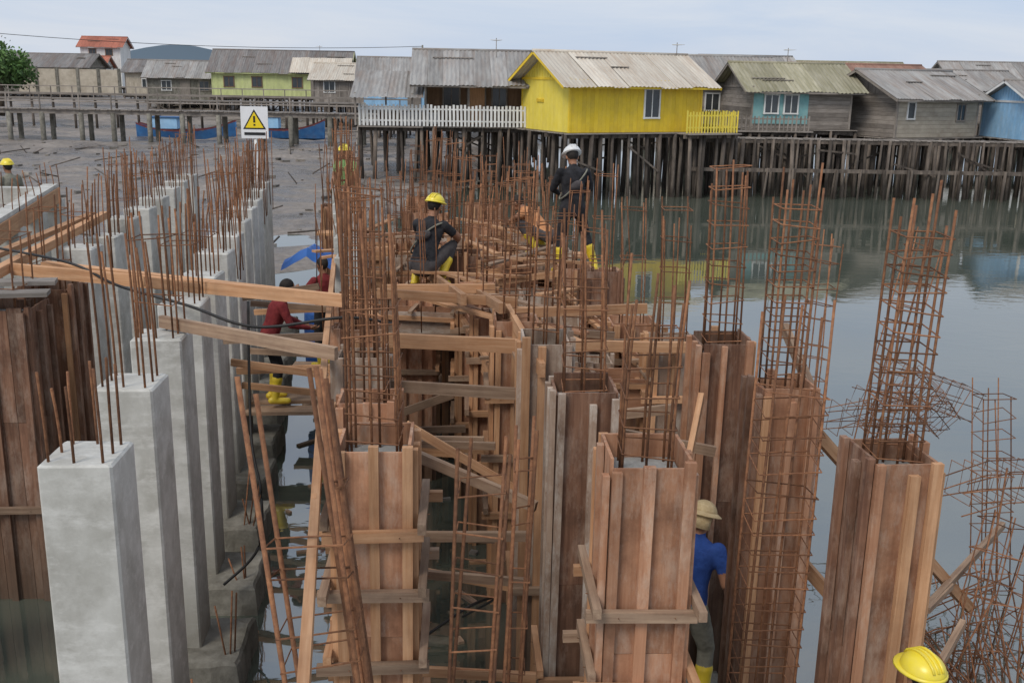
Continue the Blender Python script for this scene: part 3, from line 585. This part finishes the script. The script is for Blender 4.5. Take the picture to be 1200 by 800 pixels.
plank((-1.15,4.6,.5),(-.7,6.4,1.0),.05,.12); plank((1.08,6.2,2.3),(1.40,7.2,2.95),.04,.09)
plank((2.3,7.4,2.65),(4.3,8.6,.5),.06,.09); plank((2.15,7.2,1.75),(3.9,6.6,-.1),.06,.09); plank((3.0,6.8,.4),(3.9,7.9,.75),.05,.08,'lumber_old')
plank((2.5,6.6,.9),(5.0,9.6,.9),.05,.07,'lumber_old'); plank((2.4,7.6,2.75),(2.35,8.6,3.15),.05,.1,'lumber_old')
plank((-4.6,5.1,.5),(-3.0,5.9,.3),.1,.06,'concrete_old'); plank((-4.3,4.8,.9),(-3.4,5.4,.3),.12,.05,'lumber')
b=B('concrete_frame',(-8.2,16,3))
for n_,(p,q) in enumerate([((-6.9,12.2,2.95),(-8.8,19.5,2.95)),((-8.3,12.4,2.95),(-10.3,19.5,2.95)),((-7.5,14.6,2.95),(-9.7,14.6,2.95)),((-8.6,18.8,2.95),(-10.7,18.8,2.95)),((-7.0,12.5,2.95),(-9.2,12.5,2.95))]):
    b.beam('beams','concrete',p,V(q)+V((0,0,.003*n_)),.25,.30)
    if n_<2: b.beam('side_form','lumber',V(p)+V((.16,0,-.05)),V(q)+V((.16,0,-.05)),.025,.28); b.beam('side_form','lumber_old',V(p)+V((-.16,0,-.02)),V(q)+V((-.16,0,-.02)),.025,.3)
for t in (0,.25,.5,.75,1):
    for (p,q) in [((-6.9,12.2,0),(-8.8,19.5,0)),((-8.3,12.4,0),(-10.3,19.5,0))]:
        c=V(p).lerp(V(q),t); b.box('columns','concrete',(c.x,c.y,1.2),(.36,.36,3.2),.1); rebars(b,c.x,c.y,3.0,R(3.4,3.7),.12,2,lean=.06)
b.build()
def cage(p,q,w_=.34,d=.28,rings=14,r=.009,var=.25,t0=0,t1=.95,mid=True):
    b=B('rebar_cage',tuple(p)); p=V(p);q=V(q);ax=(q-p).normalized(); sx=V((0,1,0)).cross(ax).normalized(); sy=ax.cross(sx)
    for (i,j) in ((-1,-1),(1,-1),(1,1),(-1,1))+(((0,-1),(0,1)) if mid else ()):
        o=sx*i*w_/2+sy*j*d/2; e=V((R(-.04,.04),R(-.04,.04),R(-var,0)))
        b.tube('rebar','rust',[p+o,p.lerp(q,.5)+o+V((R(-.02,.02),R(-.02,.02),0)),q+o+e],r,6)
    for k in range(rings):
        c=p.lerp(q,t0+(t1-t0)*(k+R(.3,.7))/rings); e1=w_/2+.012; e2=d/2+.012; tt=ax*R(-.04,.04)
        b.tube('stirrups','rust',[c-sx*e1-sy*e2+tt,c+sx*e1-sy*e2,c+sx*e1+sy*e2-tt,c-sx*e1+sy*e2],.0055,5,close=True,smooth=False)
    b.build()
cage((-.60,4.35,-.2),(-1.14,4.9,3.85),.38,.22,15,.014,t1=.8,mid=False); cage((-.45,4.45,-.2),(-.95,4.95,3.8),.06,.10,3,.013,mid=False)
cage((-.28,5.2,-.2),(-.14,5.5,3.3),.24,.22,14,.011,t1=.92,mid=False)
cage((.0,5.6,-.2),(.10,5.9,3.2),.10,.2,10,.011,mid=False)
cage((1.76,6.35,-.2),(1.86,6.45,3.95),.38,.3,26,.0095,t1=.85)
cage((4.6,8.4,-.3),(5.3,8.7,3.0),.3,.28,18,.007); cage((4.0,8.0,-.3),(4.5,8.6,1.6),.3,.28,8,.007); cage((5.2,10,-.3),(5.0,10.2,2.3),.3,.28,12,.007)
cage((3.45,9.6,.9),(4.0,9.9,3.9),.22,.24,16,.007); cage((3.0,9.9,1.0),(3.1,10.1,3.9),.2,.22,14,.007)
for k in range(4): cage((R(4.6,5.6),R(11.2,12.6),R(.9,1.6)),(R(3.6,4.6),R(10.8,12.2),R(1.1,2.1)),.35,.3,8,.006)
cage((5.9,10.6,1.0),(4.7,10.2,1.1),.35,.35,8,.007)
for k in range(9): cage((R(3.0,4.6),R(6.6,9.5),-.3),(R(3.2,4.6),R(6.8,9.6),R(.5,1.1)),.3,.3,2,.007)
b=B('loose_rebar',(3.9,7,0))
for k in range(12):
    x=R(3.2,4.8);y=R(5.8,9.5); b.tube('bars','rust',[(x,y,-.3),(x+R(-.3,.5),y+R(-.2,.3),R(.8,2.3))],.009,5)
for k in range(14):
    j=random.choice([1,2,3,4]); x,y=P('A',j); b.tube('bars','rust',[(x+.45+R(-.1,.1),y-.3+R(-.1,.1),0),(x+.5+R(-.15,.15),y-.3+R(-.1,.1),R(.5,.95))],.008,5)
b.build()
b=B('starter_rebar',(1,16,2.5))
for k in range(90):
    y=R(11,22); x=R(-1.4,2.9)+sl*(y-5.7); h=R(.5,1.6)
    if y<15 and .45<x<1.3: continue
    b.tube('bars','rust',[(x,y,2.2),(x+R(-.03,.03),y,2.5+h*.5),(x+R(-.07,.07),y+R(-.05,.05),2.5+h)],.0075,4)
for k in range(70):
    y=R(12,22); x=random.choice([-4.05,-2.42])+R(-.3,.3)+sl*(y-5.7); h=R(.4,1.2)
    b.tube('bars','rust',[(x,y,2.7),(x+R(-.08,.08),y+R(-.05,.05),3.1+h)],.0075,4)
b.build()
b=B('warning_sign',(-5.0,20,3.1))
b.tube('post','paint_white',[(-5.0,20.03,1.5),(-5.0,20.03,4.05)],.03,8)
b.box('board','sign_white',(-5.0,20,4.28),(.52,.02,.6))
def tri(c,s_,dy,mat):
    c=V(c); b.add('pictogram',mat,[c+V((-s_,dy,-s_*.8)),c+V((s_,dy,-s_*.8)),c+V((0,dy,s_*.9))],[(0,1,2)])
tri((-5.0,20,4.33),.22,-.014,'sign_black'); tri((-5.0,20,4.32),.175,-.018,'sign_yellow')
b.box('pictogram','sign_black',(-5.0,19.978,4.34),(.035,.004,.12)); b.box('pictogram','sign_black',(-5.0,19.978,4.235),(.035,.004,.03)); b.box('pictogram','sign_black',(-5.0,19.984,4.07),(.4,.006,.05))
b.build()
b=B('blue_barrel',(-3.0,15.6,.8)); b.tube('drum','plastic_blue',[(-3.1,16.2,.6),(-3.1,16.2,.62),(-3.1,16.2,.9),(-3.1,16.2,1.2),(-3.1,16.2,1.46),(-3.1,16.2,1.5)],[.25,.28,.29,.29,.28,.25],16); b.tube('bands','plastic_blue',[(-3.1,16.2,.88),(-3.1,16.2,.92)],.30,16); b.build()
b=B('blue_tarpaulin',(-3.3,17,2.3))
vs=[];f=[]
for i in range(9):
    for j in range(7): vs.append((-3.9+i*.11,16.9+j*.12,2.35-.25*abs(i-4)/4+.06*noise.noise(V((i*.5,j*.5,2)))-.1*(j==0)))
for i in range(8):
    for j in range(6): a=i*7+j; f.append((a,a+7,a+8,a+1))
b.add('sheet','plastic_blue',vs,f); b.build()
def hose(pts,r=.014):
    b=B('black_hose',tuple(pts[0])); q=[]
    P_=[V(p) for p in pts]; P_=[P_[0]]+P_+[P_[-1]]
    for i in range(1,len(P_)-2):
        for k in range(8):
            t=k/8; a,b_,c,d=P_[i-1],P_[i],P_[i+1],P_[i+2]
            q.append(.5*((2*b_)+(c-a)*t+(2*a-5*b_+4*c-d)*t*t+(3*b_-a-3*c+d)*t**3))
    q.append(P_[-1]); b.tube('hose','black_rubber',q,r,6); b.build()
hose([(-6.0,11.3,3.3),(-4.6,10.4,3.28),(-3.9,9.9,3.15),(-3.0,9.2,3.12),(-2.3,8.9,3.0),(-1.5,8.9,3.1),(-1.1,9.3,2.95)])
hose([(-2.75,10.4,2.9),(-2.6,9.7,1.7),(-2.45,9.4,1.2),(-2.45,9.2,.7),(-2.75,9.0,.4)]); hose([(-.7,7.2,.9),(-.3,7.6,1.0),(-.1,8.1,.8),(-.4,8.3,.5)],.012)
# ---------------------------------------------------------------- people
def loftm(rings,nseg=14):
    vs=[];fs=[]
    for (c,ax,ay) in rings:
        for k in range(nseg):
            t=2*math.pi*k/nseg; vs.append(c+ax*math.cos(t)+ay*math.sin(t))
    m=len(rings)
    for i in range(m-1):
        for k in range(nseg): fs.append((i*nseg+k,i*nseg+(k+1)%nseg,(i+1)*nseg+(k+1)%nseg,(i+1)*nseg+k))
    fs.append(tuple(range(nseg))[::-1]); fs.append(tuple((m-1)*nseg+k for k in range(nseg))); return vs,fs
def capsule(p,q,r0,r1):
    p=V(p);q=V(q);d=(q-p); d=d.normalized() if d.length>1e-5 else V((0,0,1)); a=d.orthogonal().normalized(); b=d.cross(a); rg=[]
    for t in (-.95,-.7,-.35): c=math.sqrt(1-t*t); rg.append((p+d*r0*t,a*r0*c,b*r0*c))
    rg.append((p,a*r0,b*r0)); rg.append((q,a*r1,b*r1))
    for t in (.35,.7,.95): c=math.sqrt(1-t*t); rg.append((q+d*r1*t,a*r1*c,b*r1*c))
    return loftm(rg)
def ellip(c,a,b,d):
    rg=[]
    for i in range(1,10):
        t=math.cos(math.pi*(1-i/10)); s_=math.sqrt(1-t*t); rg.append((c+d*t,a*s_,b*s_))
    return loftm(rg)
def person(name,loc,head,pose,cols,hat=None,hatmat='helmet_yellow',bag=False,sc=1.0):
    Q=Matrix.Rotation(head,3,'Z')
    J={k:V(v) for k,v in pose.items()}
    Pv,Nk,Hd=J['P'],J['N'],J['H']; face=J.get('F',V((0,1,0))).normalized(); rt=J.get('Rt',V((1,0,0))).normalized()
    sp=(Nk-Pv).normalized(); fw=sp.cross(rt)*-1; fw.normalize()
    if fw.dot(V((0,1,0)))<0 and abs(sp.z)>.3: fw=-fw
    prims=[]; segs=[]
    def cap(p,q,r0,r1,lab): prims.append(capsule(p,q,r0,r1)); segs.append((V(p),V(q),r0,r1,lab))
    L_=(Nk-Pv).length
    ring=[(-.16,.095,.08),(-.10,.15,.11),(0,.165,.125),(.18*L_/.5,.15,.115),(.5*L_,.155,.12),(.75*L_,.175,.125),(.9*L_,.165,.105),(L_*1.0,.10,.08),(L_*1.05,.06,.06)]
    prims.append(loftm([(Pv+sp*t,rt*a,fw*b) for t,a,b in ring],20))
    for t0,t1 in ((.02,.28),(.28,.6),(.6,.92)):
        for ox in (-.07,0,.07): segs.append((Pv+sp*L_*t0+rt*ox,Pv+sp*L_*t1+rt*ox,.10,.10,'shirt'))
    for ox in (-.07,0,.07): segs.append((Pv-sp*.1+rt*ox,Pv-sp*.0+rt*ox,.10,.10,'pants'))
    hup=(Hd-Nk).normalized(); 
    cap(Nk-sp*.02,Hd-hup*.05,.058,.052,'skin')
    up=(hup-face*hup.dot(face)).normalized(); hr=up.cross(face)*-1; hr.normalize()
    prims.append(ellip(Hd+up*.02,hr*.078,face*.095,up*.105)); prims.append(ellip(Hd-up*.06+face*.02,hr*.056,face*.066,up*.062))
    segs.append((Hd-up*.07+face*.02,Hd+up*.03+face*.0,.06,.085,'skin'))
    cap(Hd+face*.088+up*.015,Hd+face*.108-up*.022,.011,.016,'skin')
    for s_ in (-1,1): prims.append(ellip(Hd+hr*s_*.08-up*.005,hr*.012,face*.02,up*.034))
    for s_,sd_ in ((-1,'L'),(1,'R')):
        sh=Nk-sp*.055+rt*s_*.175; el,wr=J['E'+sd_],J['W'+sd_]
        cap(sh,sh.lerp(el,.6),.065,.056,'shirt'); cap(sh.lerp(el,.6),el,.056,.046,'shirt' if cols.get('long') else 'skin')
        cap(el,el.lerp(wr,.35),.043,.042,'shirt' if cols.get('long') else 'skin'); cap(el.lerp(wr,.35),wr,.042,.028,'shirt' if cols.get('long') else 'skin')
        hd=(wr-el).normalized(); hip=Pv-sp*.04+rt*s_*.09; kn,an=J['K'+sd_],J['A'+sd_]
        cap(hip,kn,.098,.068,'pants'); mid=kn.lerp(an,.42)
        cap(kn,mid,.066,.064,'pants'); cap(mid,an,.066,.05,'boots')
        prims.append(capsule(mid,mid.lerp(kn,-.06),.072,.07)); segs.append((mid,mid.lerp(kn,-.06),.072,.07,'boots'))
        tv=J.get('T'+sd_,V((s_*.2,1,0))).normalized()
        cap(an-tv*.05+V((0,0,-.045)),an+tv*.16+V((0,0,-.055)),.048,.042,'boots'); cap(an,an-V((0,0,.03)),.05,.05,'boots')
        sw=(V((0,1,0))-hd*hd.y); sw=sw.normalized() if sw.length>.35 else (V((1,0,0))*-s_-hd*(-s_*hd.x)).normalized()
        nn=hd.cross(sw).normalized(); 
        if nn.dot(-rt*s_)<0 and abs(nn.dot(rt))>.2: nn=-nn
        pc=wr+hd*.055; prims.append(ellip(pc,sw*.042,nn*.018,hd*.052)); segs.append((wr+hd*.02,wr+hd*.08,.03,.03,'skin'))
        J['hand'+sd_]=(wr,hd,sw,nn)
    me=bpy.data.meshes.new('t'); vs=[];fs=[]
    for v_,f_ in prims:
        o=len(vs); vs+=v_; fs+=[tuple(i+o for i in f) for f in f_]
    me.from_pydata([tuple(v) for v in vs],[],fs); ob=bpy.data.objects.new('t',me); S.collection.objects.link(ob)
    md=ob.modifiers.new('r','REMESH'); md.mode='VOXEL'; md.voxel_size=.011; md.use_smooth_shade=True
    m2=ob.modifiers.new('s','SMOOTH'); m2.iterations=4; m2.factor=.5
    dg=bpy.context.evaluated_depsgraph_get(); ev=ob.evaluated_get(dg); m3=ev.to_mesh()
    nv=len(m3.vertices); co_=np.empty(nv*3,dtype=np.float64); m3.vertices.foreach_get('co',co_); co_=co_.reshape(-1,3)
    faces=[tuple(p.vertices) for p in m3.polygons]; ev.to_mesh_clear(); bpy.data.objects.remove(ob)
    fc=np.array([co_[list(f)].mean(axis=0) for f in faces])
    best=np.full(len(fc),1e9); lab=np.zeros(len(fc),dtype=int); names=['shirt','pants','boots','skin']
    for (p,q,r0,r1,l) in segs:
        p_=np.array(p);d=np.array(q)-p_; t=np.clip(((fc-p_)@d)/max(1e-9,d@d),0,1); ds=np.linalg.norm(fc-(p_+t[:,None]*d),axis=1)-(r0+(r1-r0)*t)
        k=ds<best; best[k]=ds[k]; lab[k]=names.index(l)
    for i in range(nv):
        c=co_[i]; n_=noise.noise(V((c[0]*14,c[1]*14,c[2]*9)))*.008
        if c[2]<Nk.z-.02 and c[2]>.45: co_[i]=c+np.array((n_,n_,0))
    b=B(name,loc); W=lambda v:V(loc)+Q@(V(v)*sc)
    allv=[W(v) for v in co_]
    d=dict(v=[x-b.a for x in allv],f=faces,g=[V(v) for v in co_],r=[.5]*nv,m=[int(x) for x in lab],ms=[cols['shirt'],cols['pants'],cols['boots'],'skin'],sm=[True]*len(faces)); b.parts['body']=d
    def addp(part,mat,vf): b.add(part,mat,[W(v) for v in vf[0]],vf[1],[V(v) for v in vf[0]],.5,True)
    for s_,sd_ in ((-1,'L'),(1,'R')):
        wr,hd,sw,nn=J['hand'+sd_]
        for i,(o,l) in enumerate(((.030,.07),(.010,.078),(-.010,.073),(-.029,.058))):
            p0=wr+hd*.085+sw*o; p1=p0+(hd+sw*o*2)*l*.45+nn*.008; p2=p1+(hd*.8+nn*.6)*l*.33; p3=p2+(hd*.45+nn*.9)*l*.26
            b.tube('fingers','skin',[W(p0),W(p1),W(p2),W(p3)],[.0095,.009,.008,.006],7)
        p0=wr+hd*.03+sw*.03; b.tube('fingers','skin',[W(p0),W(p0+hd*.03+sw*.025+nn*.01),W(p0+hd*.06+sw*.03+nn*.02)],[.012,.010,.007],7)
    for s_ in (-1,1):
        addp('face','eye_white',ellip(Hd+face*.083+hr*s_*.031+up*.018,hr*.013,face*.008,up*.007)); addp('face','hair',ellip(Hd+face*.089+hr*s_*.031+up*.018,hr*.006,face*.004,up*.006))
        addp('face','hair',ellip(Hd+face*.088+hr*s_*.031+up*.038,hr*.018,face*.006,up*.004))
    addp('face','lip',ellip(Hd+face*.088-up*.052,hr*.022,face*.006,up*.008))
    addp('hair','hair',ellip(Hd+up*.032-face*.014,hr*.084,face*.096,up*.103))
    if hat=='helmet':
        c=Hd+up*.055; rg=[]
        for i in range(9):
            t=i/8*math.pi/2; k=max(.03,math.cos(t)); rg.append((c+up*(math.sin(t)*.105),hr*.118*k,face*.138*k))
        v_,f_=loftm(rg,24); addp('helmet',hatmat,(v_,f_))
        rg=[(c-up*.006+face*.022,hr*.135,face*.165),(c+up*.004+face*.018,hr*.132,face*.16),(c+up*.012,hr*.116,face*.137)]; addp('helmet',hatmat,loftm(rg,24))
        for o in (-.03,0,.03):
            pts=[]
            for i in range(9):
                t=math.radians(25+130*i/8); pts.append(W(c+up*math.sin(t)*.108+face*math.cos(t)*.138+hr*o))
            b.tube('helmet',hatmat,pts,.008,6)
    if hat=='cap':
        c=Hd+up*.045; rg=[]
        for i in range(8):
            t=i/7*math.pi/2; k=max(.03,math.cos(t)); rg.append((c+up*(math.sin(t)*.095),hr*.10*k,face*.12*k))
        addp('sun_hat',hatmat,loftm(rg,20)); addp('sun_hat',hatmat,loftm([(c-up*.02,hr*.14,face*.16),(c-up*.012,hr*.138,face*.157),(c+up*.01,hr*.1,face*.12)],20))
        addp('sun_hat',hatmat,loftm([(c-face*.05-up*.12,hr*.1,face*.06),(c-face*.04-up*.05,hr*.095,face*.075),(c-face*.03+up*.0,hr*.095,face*.085)],18))
    if bag:
        c=Pv+sp*L_*.55-fw*.15; addp('sling_bag','cloth_dark',ellip(c,(rt+sp*.5).normalized()*.10,fw*.045,(sp-rt*.5).normalized()*.06))
        pts=[]
        for i in range(17):
            t=i/16*2*math.pi; pts.append(W(Pv+sp*(L_*.58)+rt*math.cos(t)*.185+fw*math.sin(t)*.15+sp*math.cos(t)*.2))
        b.tube('sling_bag','cloth_grey',pts,.012,5)
    b.build()
stand=dict(P=(0,0,.93),N=(0,.02,1.42),H=(0,.05,1.58),EL=(-.25,.03,1.12),WL=(-.24,.15,.89),ER=(.25,.03,1.12),WR=(.24,.15,.89),KL=(-.11,.04,.50),AL=(-.12,-.02,.09),KR=(.11,.04,.50),AR=(.12,-.02,.09))
squat=dict(P=(0,-.14,.33),N=(0,.10,.82),H=(.01,.17,.98),EL=(-.27,.30,.62),WL=(-.12,.50,.50),ER=(.27,.30,.60),WR=(.13,.52,.48),KL=(-.20,.27,.50),AL=(-.17,-.02,.10),KR=(.20,.27,.50),AR=(.17,-.02,.10),F=(0,1,-.25))
def pz(base,**k): d=dict(base); d.update(k); return d
blk=dict(shirt='cloth_black',pants='cloth_black',boots='rubber_yellow',long=True)
plank((.2,14.6,2.42),(1.5,14.9,2.42),.3,.05,'lumber_old'); plank((.2,14.9,2.42),(1.6,15.15,2.42),.3,.05,'lumber')
person('construction_worker',(.82,14.4,2.5),.25,pz(stand,EL=(-.25,.12,1.14),WL=(-.10,.33,1.05),ER=(.27,.10,1.14),WR=(.15,.34,1.02),KL=(-.13,.06,.50),AL=(-.16,0,.09),KR=(.22,.10,.52),AR=(.34,.02,.12),H=(0,.09,1.56),F=(0,1,-.5)),blk,'helmet','helmet_white',bag=True,sc=1.05)
plank((.3,14.4,2.46),(1.5,14.45,2.46),.35,.04,'lumber')
plank((-1.7,13.3,2.46),(-.5,13.6,2.46),.35,.05,'lumber'); 
person('construction_worker',(-1.12,13.3,2.49),-.35,squat,dict(shirt='cloth_black',pants='cloth_dark',boots='rubber_yellow'),'helmet','helmet_yellow',bag=True,sc=1.07)
plank((-.2,16.3,2.42),(1.2,16.5,2.42),.4,.05,'lumber')
person('construction_worker',(.42,16.3,2.45),1.2,pz(squat,N=(0,.28,.70),H=(0,.40,.80)),dict(shirt='cloth_orange',pants='cloth_dark',boots='rubber_yellow'))
plank((-4.0,13.8,.72),(-2.6,14.0,.72),.4,.05,'lumber_old'); plank((-4.0,13.5,.66),(-2.6,13.6,.66),.3,.05,'lumber_old')
person('construction_worker',(-3.30,13.7,.75),-1.2,pz(stand,P=(0,-.05,.90),N=(0,.12,1.36),H=(0,.2,1.50),EL=(-.24,.2,1.08),WL=(-.16,.42,.98),ER=(.25,.2,1.07),WR=(.16,.44,1.0),F=(0,1,-.4)),dict(shirt='cloth_red',pants='cloth_black',boots='rubber_yellow',long=True),sc=1.06)
plank((-3.4,15.3,.8),(-2.4,15.3,.8),.4,.05,'lumber_old')
person('construction_worker',(-2.85,15.2,.83),.8,pz(stand,EL=(-.26,.2,1.15),WL=(-.2,.4,1.2)),dict(shirt='cloth_red',pants='cloth_black',boots='rubber_yellow'))
plank((-3.9,20.2,2.15),(-2.8,20.2,2.15),.4,.05,'lumber')
person('construction_worker',(-3.3,20.2,2.15),2.8,pz(stand,EL=(-.27,.1,1.15),WL=(-.2,.32,1.1)),dict(shirt='cloth_hivis',pants='cloth_dark',boots='rubber_yellow'),'helmet','helmet_yellow')
plank((-10.4,19.9,1.75),(-9.3,19.9,1.75),.5,.05,'lumber')
person('construction_worker',(-9.75,19.9,1.78),1.0,stand,dict(shirt='cloth_grey',pants='cloth_dark',boots='rubber_yellow'),'helmet','helmet_yellow')
b=B('stepping_block',(1.6,7.8,0)); b.box('slab','concrete_old',(1.52,7.95,-.05),(.8,.7,.2),.1); b.box('slab','concrete_old',(1.52,7.85,.04),(.6,.5,.06),.2); b.build()
person('construction_worker',(1.50,7.72,.08),-.5,pz(stand,P=(0,-.06,.89),N=(.02,.07,1.36),H=(.03,.13,1.51),EL=(-.27,.16,1.07),WL=(-.15,.38,1.05),ER=(.29,.02,1.07),WR=(.28,.17,.86),KL=(-.12,.08,.48),KR=(.15,.06,.48),AL=(-.14,-.06,.09),AR=(.17,-.03,.09),F=(.2,1,-.4)),dict(shirt='cloth_blue',pants='cloth_grey',boots='rubber_yellow'),'cap','straw',sc=1.08)
b=B('stepping_block',(2.05,9.3,0)); b.box('slab','concrete_old',(2.05,9.3,-.05),(.8,.8,.3),.1); b.box('slab','concrete_old',(2.05,9.3,.11),(.55,.55,.06),.2); b.build()
person('construction_worker',(2.0,9.2,.14),.6,squat,dict(shirt='cloth_grey',pants='cloth_dark',boots='rubber_yellow'),'helmet','helmet_white')
b=B('stepping_block',(2.35,5.05,0)); b.box('slab','concrete_old',(2.35,4.95,.1),(.8,.6,.5),.1); b.box('slab','concrete_old',(2.35,4.95,.36),(.6,.45,.08),.2); b.build()
person('construction_worker',(2.33,5.02,.42),.3,stand,dict(shirt='cloth_grey',pants='cloth_dark',boots='rubber_yellow'),'helmet','helmet_yellow')
